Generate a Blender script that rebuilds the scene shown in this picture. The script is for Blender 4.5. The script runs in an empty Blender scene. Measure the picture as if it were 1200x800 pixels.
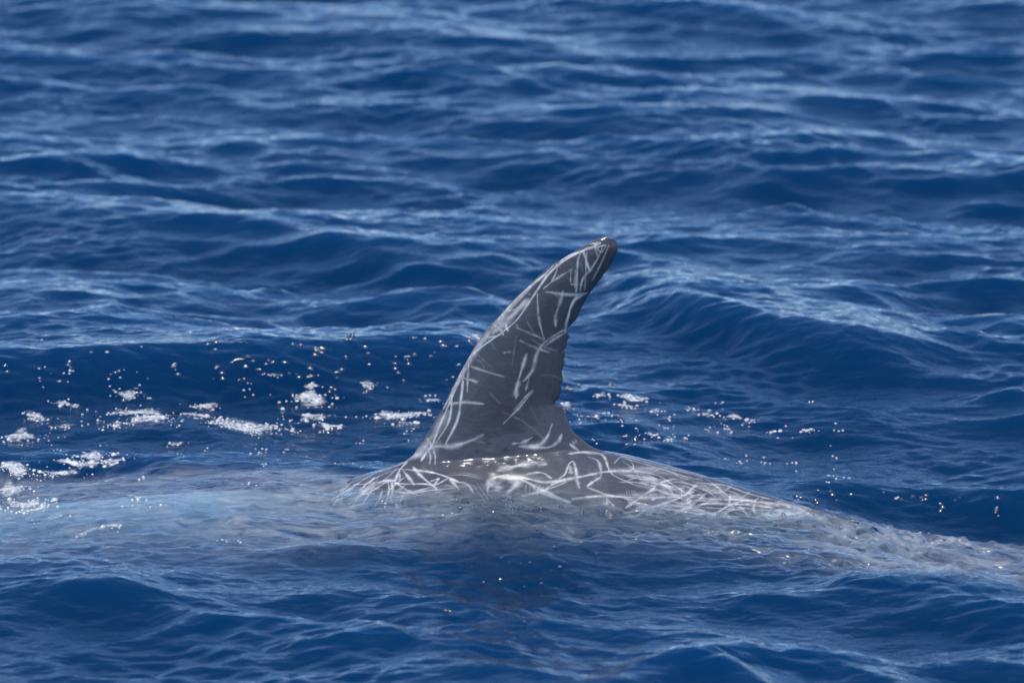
import bpy, bmesh, math, random
import numpy as np
from mathutils import Vector, Matrix
from mathutils.bvhtree import BVHTree

sc = bpy.context.scene
COL = sc.collection

# ------------------------------------------------------------------ camera
CAM_D, CAM_H = 16.0, 3.0                 # metres from the fin, metres above the sea
PXA = 1.72e-3 / math.hypot(CAM_D, CAM_H) # angle of one photo pixel
PITCH = math.atan2(CAM_H, CAM_D) - 175 * PXA
LENS = 36.0 / (1200 * PXA)
cam_d = bpy.data.cameras.new('camera')
cam = bpy.data.objects.new('camera', cam_d)
COL.objects.link(cam)
CAM = Vector((0, -CAM_D, CAM_H))
cam.location = CAM
cam.rotation_euler = (math.pi / 2 - PITCH, 0, 0)
cam_d.lens = LENS
cam_d.sensor_width = 36.0
cam_d.clip_end = 20000
cam_d.dof.use_dof = True
cam_d.dof.focus_distance = math.hypot(CAM_D, CAM_H) - 0.1
cam_d.dof.aperture_fstop = 6.3
sc.camera = cam

# ------------------------------------------------------------------ sun and sky
SUN_DIR = Vector((-0.05, -0.27, 0.96)).normalized()      # towards the sun
w = bpy.data.worlds.new('World')
sc.world = w
w.use_nodes = True
nt = w.node_tree
sky = nt.nodes.new('ShaderNodeTexSky')
sky.sky_type = 'NISHITA'
sky.sun_disc = False
sky.sun_elevation = math.asin(SUN_DIR.z)
sky.sun_rotation = math.atan2(SUN_DIR.x, SUN_DIR.y)
sky.air_density = 0.55
sky.dust_density = 0.0
sky.ozone_density = 6.0
bg = nt.nodes['Background']
bg.inputs['Strength'].default_value = 0.135
nt.links.new(sky.outputs[0], bg.inputs['Color'])

sun_d = bpy.data.lights.new('sun', 'SUN')
sun_d.energy = 2.8
sun_d.angle = math.radians(0.53)
sun_d.color = (1.0, 0.965, 0.92)
sun = bpy.data.objects.new('sun', sun_d)
sun.rotation_euler = SUN_DIR.to_track_quat('Z', 'Y').to_euler()
sun.location = SUN_DIR * 60
COL.objects.link(sun)

sc.view_settings.view_transform = 'Standard'
sc.view_settings.look = 'None'
sc.view_settings.exposure = 0.60
sc.view_settings.gamma = 1.0
cy = sc.cycles
cy.use_denoising = True
cy.max_bounces = 5
cy.diffuse_bounces = 2
cy.glossy_bounces = 3
cy.transmission_bounces = 4
cy.transparent_max_bounces = 8
cy.volume_bounces = 0
cy.sample_clamp_indirect = 6.0
cy.caustics_reflective = False
cy.caustics_refractive = False

# ------------------------------------------------------------------ helpers
def ray(px, py):
    """direction of a photo pixel (1200 x 800) from the photographer's position"""
    u, v = (px - 600) * PXA, (400 - py) * PXA
    c, s = math.cos(PITCH), math.sin(PITCH)
    return Vector((u, c + v * s, -s + v * c))
def on_y(px, py, y=0.0):
    d = ray(px, py)
    return CAM + d * ((y - CAM.y) / d.y)
def on_z(px, py, z=0.0):
    d = ray(px, py)
    return CAM + d * ((z - CAM.z) / d.z)
def sstep(a, b, x):
    t = np.clip((x - a) / (b - a), 0, 1)
    return t * t * (3 - 2 * t)
def catmull(pts, n):
    """smooth resampling of a polyline to n points"""
    P = np.asarray(pts, float)
    if len(P) < 3:
        t = np.linspace(0, 1, n)[:, None]
        return P[0] * (1 - t) + P[-1] * t
    E = np.vstack([2 * P[0] - P[1], P, 2 * P[-1] - P[-2]])
    s = np.linspace(0, len(P) - 1 - 1e-6, n * 6)
    i = s.astype(int); f = (s - i)[:, None]
    a, b, c, d = E[i], E[i + 1], E[i + 2], E[i + 3]
    Q = 0.5 * (2 * b + (c - a) * f + (2 * a - 5 * b + 4 * c - d) * f ** 2 + (-a + 3 * b - 3 * c + d) * f ** 3)
    L = np.r_[0, np.cumsum(np.linalg.norm(np.diff(Q, axis=0), axis=1))]
    t = np.linspace(0, L[-1], n)
    return np.stack([np.interp(t, L, Q[:, k]) for k in range(P.shape[1])], 1)
def new_mat(name):
    m = bpy.data.materials.new(name)
    m.use_nodes = True
    for n in list(m.node_tree.nodes):
        m.node_tree.nodes.remove(n)
    return m, m.node_tree.nodes, m.node_tree.links
def mesh_np(name, V, F, mat, smooth=True):
    me = bpy.data.meshes.new(name)
    V = np.ascontiguousarray(V, np.float32); F = np.ascontiguousarray(F, np.int32)
    nf, k = F.shape
    me.vertices.add(len(V)); me.vertices.foreach_set('co', V.ravel())
    me.loops.add(nf * k); me.loops.foreach_set('vertex_index', F.ravel())
    me.polygons.add(nf); me.polygons.foreach_set('loop_start', np.arange(0, nf * k, k, dtype=np.int32))
    me.update(calc_edges=True)
    me.polygons.foreach_set('use_smooth', np.full(nf, smooth))
    me.update()
    me.materials.append(mat)
    o = bpy.data.objects.new(name, me)
    COL.objects.link(o)
    return o

# ------------------------------------------------------------------ wave fields
def spectrum(N, L, shape, seed, chop=True):
    """random sea on a periodic tile: height and sideways shift, shape(k, angle) = amplitude"""
    rng = np.random.default_rng(seed)
    kx = np.fft.fftfreq(N, L / N) * 2 * np.pi
    KX, KY = np.meshgrid(kx, kx)
    K = np.hypot(KX, KY); K[0, 0] = 1
    A = shape(K, np.arctan2(KY, KX)); A[0, 0] = 0
    Z = np.fft.fft2(rng.standard_normal((N, N)))
    H = Z * A
    h = np.fft.ifft2(H).real
    s = 1.0 / h.std()
    if not chop:
        return (h * s).astype(np.float32), None, None
    dx = np.fft.ifft2(1j * KX / K * H).real * s
    dy = np.fft.ifft2(1j * KY / K * H).real * s
    return (h * s).astype(np.float32), dx.astype(np.float32), dy.astype(np.float32)
def sample(T, L, X, Y):
    N = T.shape[0]
    fx = (X / L * N) % N; fy = (Y / L * N) % N
    i = fx.astype(np.int32); j = fy.astype(np.int32)
    fx = (fx - i).astype(np.float32); fy = (fy - j).astype(np.float32)
    i %= N; j %= N
    i1 = (i + 1) % N; j1 = (j + 1) % N
    return (T[j, i] * (1 - fx) + T[j, i1] * fx) * (1 - fy) + (T[j1, i] * (1 - fx) + T[j1, i1] * fx) * fy

WIND = math.radians(97)
def sea_shape(lp, lmin, spread, p, wind=WIND):
    kp = 2 * np.pi / lp; km = 2 * np.pi / lmin
    def f(K, A):
        d = np.abs(np.cos(A - wind)) ** spread + 0.10
        return K ** (-p) * np.exp(-0.6 * (kp / K) ** 2) * np.exp(-(K / km) ** 2) * d
    return f

def axis(parts, far_lo, far_hi, grow=1.09):
    """dense where the photograph looks, growing coarser outwards to the horizon"""
    xs = []
    for a, b, d in parts:
        xs.append(np.arange(a, b, d))
    x = np.concatenate(xs)
    d = parts[-1][2]; hi = [x[-1]]
    while hi[-1] < far_hi:
        d *= grow; hi.append(hi[-1] + d)
    d = parts[0][2]; lo = [x[0]]
    while lo[-1] > far_lo:
        d *= grow; lo.append(lo[-1] - d)
    return np.concatenate([lo[:0:-1], x, hi[1:]])

# body outline of the back above and below the sea (photo pixels of the ridge)
RIDGE_PX = [(-420, 700), (-300, 652), (-200, 620), (0, 598), (200, 580), (360, 573), (410, 563.5), (434, 554.5), (459, 547),
            (500, 539), (560, 534), (620, 530), (680, 527), (709, 528), (739, 534), (773, 543), (805, 552), (827, 558),
            (867, 570), (907, 582), (955, 597), (1060, 634), (1200, 676), (1400, 700), (1540, 710)]
R3 = np.array([on_y(*p) for p in RIDGE_PX])
def ridge(x):
    return np.interp(x, R3[:, 0], R3[:, 2])

# crests that stand out in the photograph: (photo pixels of the crest line, its height above the water round it, its level, front length, back length)
CRESTS = [
    ([(-140, 411), (0, 409), (150, 406), (300, 401), (420, 394), (500, 389), (570, 388), (660, 394)], 0.090, 0.090, 0.36, 1.15),
    ([(690, 345), (725, 326), (770, 330), (830, 345), (900, 362), (1000, 375), (1120, 380)], 0.080, 0.080, 0.38, 1.0),
    ([(900, 582), (960, 577), (1060, 576), (1200, 588), (1330, 600)], 0.055, -0.075, 0.24, 0.7),
    ([(690, 790), (760, 765), (820, 757), (900, 775), (1000, 800)], 0.055, 0.05, 0.25, 0.35),
    ([(560, 745), (480, 725), (400, 728), (300, 750), (200, 756)], 0.035, 0.035, 0.22, 0.3),
    ([(860, 680), (960, 684), (1060, 692), (1160, 706), (1260, 710)], 0.03, 0.0, 0.22, 0.35),
    ([(-60, 680), (40, 680), (150, 690), (260, 712)], 0.03, 0.02, 0.25, 0.3),
]
CREST_W = []
for pts, h, zc_, fl, bl in CRESTS:
    q = np.array([on_z(*p, zc_) for p in pts])
    q = catmull(q[:, :2], 60)
    CREST_W.append((q, h, fl, bl))

T1 = spectrum(2048, 12.0, sea_shape(0.60, 0.08, 1.0, 1.9, math.radians(82)), 11)
T2 = spectrum(1024, 12.0, sea_shape(1.5, 0.40, 2.2, 2.4, math.radians(48)), 5)
TF = spectrum(1024, 3.0, lambda K, A: np.exp(-((np.log(K) - np.log(2 * np.pi / 0.055)) / 0.55) ** 2) / K, 21)
TG = spectrum(1024, 3.0, lambda K, A: np.exp(-((np.log(K) - np.log(2 * np.pi / 0.022)) / 0.4) ** 2) / K, 22)
TM = spectrum(512, 6.0, lambda K, A: np.exp(-((np.log(K) - np.log(2 * np.pi / 0.35)) / 0.6) ** 2) / K, 23, False)

def px_x(px):
    return (px - 600) * 1.72e-3
def water_base(X, Y):
    """level of the sea without the fine wavelets: swell, named crests, the water heaped on the animal"""
    Z = np.zeros_like(X)
    for q, h, fl, bl in CREST_W:
        yc = np.interp(X, q[:, 0], q[:, 1])
        end = sstep(q[0, 0] - 0.05, q[0, 0] + 0.25, X) * (1 - sstep(q[-1, 0] - 0.25, q[-1, 0] + 0.05, X))
        d = Y - yc
        prof = np.where(d < 0, 0.5 + 0.5 * np.cos(np.pi * np.clip(-d / fl, 0, 1)), np.exp(-np.maximum(d, 0) / bl * 1.6))
        prof = np.where(d < 0, prof ** 1.25, prof)
        Z += h * end * prof
    Z -= 0.115 * np.exp(-((X - 1.0) / 0.52) ** 2 - ((Y + 0.05) / 0.95) ** 2)      # trough behind the tail stock
    return Z
def hump(X, Y):
    """water carried on the back: level along the animal, falling off to the sides"""
    lv = np.interp(X, [px_x(p) for p in (-350, -120, 0, 150, 300, 400, 470, 560, 660, 760, 880, 960, 1060, 1200, 1400)],
                   [-0.02, -0.02, -0.012, 0.010, 0.024, 0.014, 0.020, 0.036, 0.017, -0.005, -0.023, -0.034, -0.062, -0.095, -0.07])
    yc = -0.13
    d = Y - yc
    g = np.where(d < 0, np.exp(-(d / (0.42 + 0.10 * sstep(0.35, 0.9, X))) ** 2), np.exp(-(d / 0.26) ** 2))
    return lv, g
def turb_mask(X, Y):
    """where the animal churns the surface"""
    cx = px_x(930)
    front = np.interp(X, [px_x(p) for p in (-300, 0, 300, 500, 640, 800, 960, 1200, 1400)],
                      [-0.92, -0.92, -0.85, -0.62, -0.68, -0.60, -0.72, -0.95, -0.9])
    back = np.interp(X, [px_x(p) for p in (-300, 300, 500, 960, 1060, 1200, 1400)], [0.22, 0.12, 0.0, -0.02, 0.02, 0.02, 0.02])
    m = sstep(front - 0.18, front + 0.22, Y) * (1 - sstep(back - 0.05, back + 0.06, Y))
    amp = np.interp(X, [px_x(p) for p in (-300, 0, 250, 450, 560, 700, 850, 960, 1100, 1250, 1400)],
                    [0.20, 0.18, 0.13, 0.26, 0.70, 0.8, 0.95, 1.35, 1.45, 1.3, 0.3])
    return m * amp

def trunk_dim(x):
    t = [px_x(p) for p in (-270, -262, -240, -200, -120, 0, 200, 400, 600, 750, 900, 1050, 1200, 1350, 1540)]
    hw = np.interp(x, t, [0.02, 0.07, 0.115, 0.155, 0.19, 0.225, 0.255, 0.262, 0.255, 0.215, 0.165, 0.12, 0.078, 0.045, 0.02])
    hh = np.interp(x, t, [0.02, 0.08, 0.14, 0.185, 0.22, 0.25, 0.28, 0.29, 0.28, 0.25, 0.205, 0.16, 0.115, 0.08, 0.04])
    return hw, hh
def flank(X, Y):
    """height of the animal's upper side over (x, y)"""
    hw, hh = trunk_dim(X)
    return ridge(X) - hh + hh * np.sqrt(np.clip(1 - (Y / hw) ** 2, 0, 1)) - 9.0 * (np.abs(Y) > hw)
def water(X, Y, fade):
    X = X.astype(np.float64); Y = Y.astype(np.float64)
    lv, g = hump(X, Y)
    calm = 1 - 0.72 * np.clip(g * sstep(-2.2, -1.4, X) * (1 - sstep(1.6, 2.4, X)), 0, 1)
    tm = turb_mask(X, Y)
    a1 = 0.0086 * fade * calm * (0.75 + 0.5 * sstep(-1, 1, sample(TM[0], 6.0, X * 0.22, Y * 0.22)))
    a2 = 0.017 * np.minimum(1, fade * 1.4) * (1 - 0.92 * (1 - calm) / 0.72)
    Z = water_base(X, Y) * (1 - 0.9 * g) + lv * g
    h, dx, dy = [sample(t, 12.0, X, Y) for t in T1]
    h2, dx2, dy2 = [sample(t, 12.0, X + 3.3, Y + 1.7) for t in T2]
    cm = np.zeros_like(X)
    for q, hq, fl, bl in CREST_W[:2]:
        d = Y - np.interp(X, q[:, 0], q[:, 1])
        cm = np.maximum(cm, sstep(q[0, 0] - 0.1, q[0, 0] + 0.2, X) * (1 - sstep(q[-1, 0] - 0.2, q[-1, 0] + 0.1, X)) * np.exp(-((d + 0.08) / 0.42) ** 2))
    a1 = a1 * (1 - 0.4 * np.exp(-((X + 0.73) / 0.4) ** 2 - ((Y - 7.2) / 0.5) ** 2))
    a1 = a1 * (1 - 0.55 * cm); a2 = a2 * (1 - 0.95 * cm)
    Z = Z + a1 * h + a2 * h2
    DX = 0.95 * a1 * dx + 0.8 * a2 * dx2
    DY = 0.95 * a1 * dy + 0.8 * a2 * dy2
    # wind ripples in patches
    wp = sstep(-0.8, 1.2, sample(TM[0], 6.0, X * 0.5 + 1.1, Y * 0.3))
    Z = Z + fade * calm * ((0.0006 + 0.0013 * wp) * sample(TF[0], 3.0, X * 0.6, Y * 0.9) + 0.00035 * sample(TG[0], 3.0, X * 0.55, Y * 0.8))
    # the churned film: fine ridged ripples
    near = fade * tm
    patch = 0.35 + 0.65 * sstep(-0.6, 1.0, sample(TM[0], 6.0, X, Y))
    xs_, ys_ = X * 0.46 + Y * 0.10, Y * 0.9 - X * 0.16
    f = sample(TF[0], 3.0, xs_, ys_); f2 = sample(TG[0], 3.0, xs_ * 1.3, ys_)
    Z = Z + near * patch * (0.0062 * f - 0.0040 * np.abs(f) + 0.0024 * f2)
    # the water creeps up the flank in a low ragged lip
    zb = flank(X, Y)
    lip = np.exp(-((Z - zb - 0.004) / 0.012) ** 2) * (Y < 0.05) * fade
    Z = Z + lip * (0.004 + 0.0045 * np.abs(f) * np.minimum(1, tm + 0.3))
    return X + DX, Y + DY, Z, tm * patch

# ------------------------------------------------------------------ sea
m_sea, N, Lk = new_mat('sea_water')
out = N.new('ShaderNodeOutputMaterial')
fres = N.new('ShaderNodeFresnel'); fres.inputs['IOR'].default_value = 1.333
glo = N.new('ShaderNodeBsdfGlossy'); glo.inputs['Roughness'].default_value = 0.05
tra = N.new('ShaderNodeBsdfTransparent')
mix = N.new('ShaderNodeMixShader')
tc = N.new('ShaderNodeTexCoord')
att = N.new('ShaderNodeAttribute'); att.attribute_name = 'churn'
mp = N.new('ShaderNodeMapping'); mp.inputs['Scale'].default_value = (1.0, 1.5, 1.0)
n1 = N.new('ShaderNodeTexNoise'); n1.inputs['Scale'].default_value = 26; n1.inputs['Detail'].default_value = 3; n1.inputs['Roughness'].default_value = 0.5
n2 = N.new('ShaderNodeTexNoise'); n2.inputs['Scale'].default_value = 95; n2.inputs['Detail'].default_value = 2
bst = N.new('ShaderNodeMath'); bst.operation = 'MULTIPLY_ADD'; bst.inputs[1].default_value = 0.75; bst.inputs[2].default_value = 0.22
b1 = N.new('ShaderNodeBump'); b1.inputs['Distance'].default_value = 0.006; b1.inputs['Strength'].default_value = 0.75
b2 = N.new('ShaderNodeBump'); b2.inputs['Distance'].default_value = 0.004
Lk.new(tc.outputs['Object'], mp.inputs['Vector'])
Lk.new(mp.outputs[0], n1.inputs['Vector']); Lk.new(mp.outputs[0], n2.inputs['Vector'])
Lk.new(n1.outputs['Fac'], b1.inputs['Height'])
Lk.new(att.outputs['Fac'], bst.inputs[0]); Lk.new(bst.outputs[0], b2.inputs['Strength'])
Lk.new(n2.outputs['Fac'], b2.inputs['Height']); Lk.new(b1.outputs[0], b2.inputs['Normal'])
Lk.new(b2.outputs[0], fres.inputs['Normal']); Lk.new(b2.outputs[0], glo.inputs['Normal'])
geo = N.new('ShaderNodeNewGeometry'); inv = N.new('ShaderNodeMath'); inv.operation = 'SUBTRACT'; inv.inputs[0].default_value = 1.0
fm = N.new('ShaderNodeMath'); fm.operation = 'MULTIPLY'
Lk.new(geo.outputs['Backfacing'], inv.inputs[1]); Lk.new(inv.outputs[0], fm.inputs[0]); Lk.new(fres.outputs[0], fm.inputs[1])
milk = N.new('ShaderNodeAttribute'); milk.attribute_name = 'aerated'
mps = N.new('ShaderNodeMapping'); mps.inputs['Scale'].default_value = (5, 9, 5); mps.inputs['Rotation'].default_value = (0, 0, 0.25)
ns = N.new('ShaderNodeTexNoise'); ns.inputs['Scale'].default_value = 3.2; ns.inputs['Detail'].default_value = 7; ns.inputs['Roughness'].default_value = 0.7; ns.inputs['Distortion'].default_value = 0.8
nr = N.new('ShaderNodeMapRange'); nr.inputs[1].default_value = 0.34; nr.inputs[2].default_value = 0.84
mm = N.new('ShaderNodeMath'); mm.operation = 'MULTIPLY'; mm.use_clamp = True
dif = N.new('ShaderNodeBsdfDiffuse'); dif.inputs['Color'].default_value = (0.64, 0.68, 0.70, 1)
under = N.new('ShaderNodeMixShader')
Lk.new(tc.outputs['Object'], mps.inputs[0]); Lk.new(mps.outputs[0], ns.inputs['Vector']); Lk.new(ns.outputs['Fac'], nr.inputs[0])
Lk.new(nr.outputs[0], mm.inputs[0]); Lk.new(milk.outputs['Fac'], mm.inputs[1]); Lk.new(mm.outputs[0], under.inputs[0])
Lk.new(tra.outputs[0], under.inputs[1]); Lk.new(dif.outputs[0], under.inputs[2])
Lk.new(fm.outputs[0], mix.inputs[0]); Lk.new(under.outputs[0], mix.inputs[1]); Lk.new(glo.outputs[0], mix.inputs[2])
Lk.new(mix.outputs[0], out.inputs['Surface'])
absb = N.new('ShaderNodeVolumeAbsorption'); absb.inputs['Color'].default_value = (0.28, 0.56, 0.74, 1); absb.inputs['Density'].default_value = 11.5
scat = N.new('ShaderNodeVolumeScatter'); scat.inputs['Color'].default_value = (0.015, 0.44, 1.0, 1); scat.inputs['Density'].default_value = 1.3
add = N.new('ShaderNodeAddShader')
Lk.new(absb.outputs[0], add.inputs[0]); Lk.new(scat.outputs[0], add.inputs[1])
Lk.new(add.outputs[0], out.inputs['Volume'])

gx = axis([(-1.75, -1.1, 0.009), (-1.1, 1.1, 0.0048), (1.1, 1.75, 0.009)], -6000, 6000, 1.12)
gy = axis([(-1.9, -0.75, 0.008), (-0.75, 0.2, 0.0048), (0.2, 2.0, 0.0105), (2.0, 8.6, 0.016)], -6000, 6000, 1.12)
GX, GY = np.meshgrid(gx, gy)
sp = np.maximum(np.gradient(gx)[None, :], np.gradient(gy)[:, None])
fade = np.clip(1.25 - sp / 0.16, 0, 1)
WX, WY, WZ, TMASK = water(GX, GY, fade)
ny, nx = GX.shape
idx = np.arange(nx * ny).reshape(ny, nx)
F = np.stack([idx[:-1, :-1], idx[:-1, 1:], idx[1:, 1:], idx[1:, :-1]], -1).reshape(-1, 4)
sea = mesh_np('sea', np.stack([WX, WY, WZ], -1).reshape(-1, 3), F, m_sea)
sea['kind'] = 'structure'
a = sea.data.attributes.new('churn', 'FLOAT', 'POINT')
a.data.foreach_set('value', TMASK.astype(np.float32).ravel())
MILK = turb_mask(GX, GY) * (0.25 + 0.75 * sstep(-0.95, -0.28 - 0.22 * sstep(0.3, 0.8, GX), GY)) * np.interp(GX, [px_x(p) for p in (-300, 0, 300, 450, 560, 700, 900, 1000, 1150, 1400)],
                                     [1.3, 2.4, 3.6, 1.8, 0.34, 0.26, 0.24, 0.30, 0.30, 0.10])
a = sea.data.attributes.new('aerated', 'FLOAT', 'POINT')
a.data.foreach_set('value', MILK.astype(np.float32).ravel())

# the dark deep below
m_deep, N, Lk = new_mat('deep_sea')
out = N.new('ShaderNodeOutputMaterial'); d = N.new('ShaderNodeBsdfDiffuse')
d.inputs['Color'].default_value = (0.004, 0.02, 0.06, 1)
Lk.new(d.outputs[0], out.inputs['Surface'])
s = 6300.0
deep = mesh_np('seabed', np.array([(-s, -s, -9), (s, -s, -9), (s, s, -9), (-s, s, -9)]), np.array([(0, 1, 2, 3)]), m_deep)
deep['kind'] = 'structure'

# ------------------------------------------------------------------ dolphin
LEAD = [(452, 551), (466, 543.5), (478, 536), (489.2, 525.2), (503, 504.6), (514, 485.4), (518.4, 478.6), (530.7, 452.4), (545.8, 425), (556.8, 405.7), (567.8, 389.2),
        (583, 372.7), (599.5, 353.5), (616, 338.4), (638, 317.7), (660, 302.6), (682, 289.7), (698.4, 280.6), (706, 278.4), (713, 277.8)]
TRAIL = [(735, 535), (709, 529), (693, 521), (680, 513.2), (669.3, 501.3), (662.7, 486), (660, 476), (655, 475), (646, 474.5), (647, 472.5), (655, 468), (656.5, 464), (659, 455.2), (656.6, 450), (660.4, 446), (659.4, 438.7),
         (658, 432), (662.2, 428), (661.3, 419.5), (663.8, 414), (660.8, 409), (665, 405.7), (665, 399), (668.4, 393.3), (663.6, 386), (669, 381), (675, 375.5), (682, 360.3), (690.2, 345.2), (704, 327.4),
         (715, 312.2), (722.5, 299), (725.4, 287), (721, 280.2), (713, 277.8)]
def lin(pts, n):
    P = np.asarray(pts, float)
    L = np.r_[0, np.cumsum(np.linalg.norm(np.diff(P, axis=0), axis=1))]
    t = np.linspace(0, L[-1], n)
    return np.stack([np.interp(t, L, P[:, k]) for k in range(P.shape[1])], 1)
NR, NC = 170, 30
le = catmull([np.array(on_y(*p))[[0, 2]] for p in LEAD], NR)
tr = lin([np.array(on_y(*p))[[0, 2]] for p in TRAIL], NR)
bm = bmesh.new()
def add_grid(bm, P, close_u=False, cap=False):
    """P[i, j] ring grid; j closes on itself when close_u"""
    V = [[bm.verts.new(p) for p in row] for row in P]
    nj = len(V[0])
    for i in range(len(V) - 1):
        for j in range(nj if close_u else nj - 1):
            k = (j + 1) % nj
            bm.faces.new((V[i][j], V[i][k], V[i + 1][k], V[i + 1][j]))
    if cap:
        bm.faces.new(V[0][::-1]); bm.faces.new(V[-1])
    return V
# dorsal fin as closed aerofoil rings stacked from inside the body to the tip
kk = np.exp(-np.linspace(-2.2, 2.2, 41) ** 2); kk /= kk.sum()
pad = np.vstack([np.repeat(tr[:1], 20, 0), tr, np.repeat(tr[-1:], 20, 0)])
trs = np.stack([np.convolve(pad[:, q], kk, 'valid') for q in range(2)], 1)     # trailing edge without its nicks
rings = []
c = 0.5 - 0.5 * np.cos(np.linspace(0, np.pi, NC))
for i in range(-1, NR - 1):
    k = max(i, 0)
    p0, p1 = le[k], tr[k]
    if i < 0:
        p0 = p0 + np.array([0.03, -0.10]); p1 = p1 + np.array([-0.03, -0.10])
    pl = p0[None] * (1 - c[:, None]) + p1[None] * c[:, None]
    zz = np.clip(pl[:, 1], le[0, 1], le[-1, 1])
    x0 = np.interp(zz, le[:, 1], le[:, 0]); x1 = np.maximum(np.interp(zz, np.maximum.accumulate(trs[:, 1]), trs[:, 0]), x0 + 0.01)
    cs_ = np.clip((pl[:, 0] - x0) / (x1 - x0), 0, 1)
    s = (zz - le[0, 1]) / (le[-1, 1] - le[0, 1])
    T = np.minimum(0.030 * (1 - 0.62 * s), 0.20 * (x1 - x0)) + 0.016 * np.clip(1 - s / 0.22, 0, 1) ** 2.5
    prof = T * (cs_ ** 0.5 * (1 - cs_) ** 0.75) * 2.05 + 0.0016
    near = [(pl[j, 0], -prof[j], pl[j, 1]) for j in range(NC)]
    farr = [(pl[j, 0], prof[j], pl[j, 1]) for j in range(NC - 1, -1, -1)]
    rings.append(near + farr)
add_grid(bm, rings, True, True)
# trunk: egg-shaped rings, a touch keeled along the back
XS = np.linspace(px_x(-270), px_x(1540), 150)
rings = []
th = np.linspace(0, 2 * np.pi, 72, endpoint=False)
k = np.ones(9) / 9
hw, hh = trunk_dim(XS)
hw[4:-4] = np.convolve(hw, k, 'valid'); hh[4:-4] = np.convolve(hh, k, 'valid')
zt = ridge(XS); zt[4:-4] = np.convolve(zt, np.ones(9) / 9, 'valid')
zt = 0.35 * zt + 0.65 * ridge(XS)
for i, x in enumerate(XS):
    zc = zt[i] - hh[i]
    q = []
    for a in th:
        cs, sn = math.cos(a), math.sin(a)
        keel = 1 - 0.16 * max(0, cs) ** 2 * sstep(px_x(350), px_x(900), x)
        q.append((x, hw[i] * sn * keel, zc + hh[i] * cs))
    rings.append(q)
add_grid(bm, rings, True, True)
# flippers and tail flukes
def blade(bm, root, tip, chord, thick, sweep):
    root = Vector(root); tip = Vector(tip); ax = (tip - root)
    cd = Vector((1, 0, 0)); up = ax.normalized().cross(cd).normalized()
    R = []
    for s in np.linspace(0, 1, 22):
        ch = chord * (1 - s ** 2.2) ** 0.5 * (1 - 0.25 * s) + 0.01
        cen = root + ax * s + cd * sweep * s * s
        ring = []
        for a in np.linspace(0, 2 * np.pi, 20, endpoint=False):
            ring.append(cen + cd * (ch * 0.5 * math.cos(a)) + up * (thick * (1 - 0.6 * s) * math.sin(a)))
        R.append(ring)
    add_grid(bm, R, True, True)
zt0 = float(ridge(px_x(60)))
for sgn in (-1, 1):
    blade(bm, (px_x(60), sgn * 0.16, zt0 - 0.36), (px_x(200), sgn * 0.52, zt0 - 0.44), 0.17, 0.02, 0.14)
    xt = px_x(1500)
    blade(bm, (xt, sgn * 0.0, float(ridge(xt)) - 0.05), (xt + 0.12, sgn * 0.40, float(ridge(xt)) - 0.07), 0.22, 0.018, 0.10)
bmesh.ops.recalc_face_normals(bm, faces=bm.faces)
me = bpy.data.meshes.new('raw'); bm.to_mesh(me); bm.free()
tmp = bpy.data.objects.new('raw', me); COL.objects.link(tmp)
md = tmp.modifiers.new('fuse', 'REMESH'); md.mode = 'VOXEL'; md.voxel_size = 0.0034
dg = bpy.context.evaluated_depsgraph_get()
body_me = bpy.data.meshes.new_from_object(tmp.evaluated_get(dg))
bpy.data.objects.remove(tmp); bpy.data.meshes.remove(me)

def np_verts(me):
    v = np.empty(len(me.vertices) * 3, np.float32); me.vertices.foreach_get('co', v)
    return v.reshape(-1, 3).astype(np.float64)
def np_edges(me):
    e = np.empty(len(me.edges) * 2, np.int32); me.edges.foreach_get('vertices', e)
    return e.reshape(-1, 2)
def smooth(V, E, wgt, it, lam=0.5):
    deg = np.bincount(E.ravel(), minlength=len(V)).astype(float)
    for _ in range(it):
        S = np.zeros_like(V)
        for kk in range(3):
            S[:, kk] = np.bincount(E[:, 0], V[E[:, 1], kk], len(V)) + np.bincount(E[:, 1], V[E[:, 0], kk], len(V))
        V = V + (lam * wgt)[:, None] * (S / deg[:, None] - V)
    return V
V = np_verts(body_me); E = np_edges(body_me)
zr = ridge(V[:, 0])
d_body = V[:, 2] - zr
# whole skin lightly, the joint of fin and back a little more, trunk faceting most
wj = np.exp(-((d_body - 0.012) / 0.027) ** 2) * (V[:, 0] > px_x(470)) * (V[:, 0] < px_x(720))
V = smooth(V, E, 1 - sstep(0.02, 0.05, d_body), 1, 0.35)
V = smooth(V, E, np.clip(wj, 0, 1), 22)
V = smooth(V, E, (1 - sstep(-0.03, 0.01, d_body)), 20)
Vy = smooth(V, E, sstep(0.03, 0.06, d_body), 40)          # an even thickness for the fin, its outline kept
V[:, 1] = Vy[:, 1]
und = sample(TF[0], 3.0, V[:, 0] * 1.1 + 1.0, V[:, 2] * 1.5 + V[:, 1])        # soft unevenness of the hide
body_me.vertices.foreach_set('co', V.astype(np.float32).ravel()); body_me.update()
nrm = np.empty(len(V) * 3, np.float32); body_me.vertices.foreach_get('normal', nrm); nrm = nrm.reshape(-1, 3)
V = V + nrm * (0.0009 * und * wj)[:, None]
body_me.vertices.foreach_set('co', V.astype(np.float32).ravel()); body_me.update()
# finer mesh where the scars are seen
bm = bmesh.new(); bm.from_mesh(body_me)
sel = [e for e in bm.edges if all(v.co.z > -0.03 and -0.5 < v.co.x < 0.75 and v.co.y < 0.1 for v in e.verts)]
bmesh.ops.subdivide_edges(bm, edges=sel, cuts=1, use_grid_fill=True)
bvh = BVHTree.FromBMesh(bm)
bm.to_mesh(body_me); bm.free()
V = np_verts(body_me)

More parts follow.
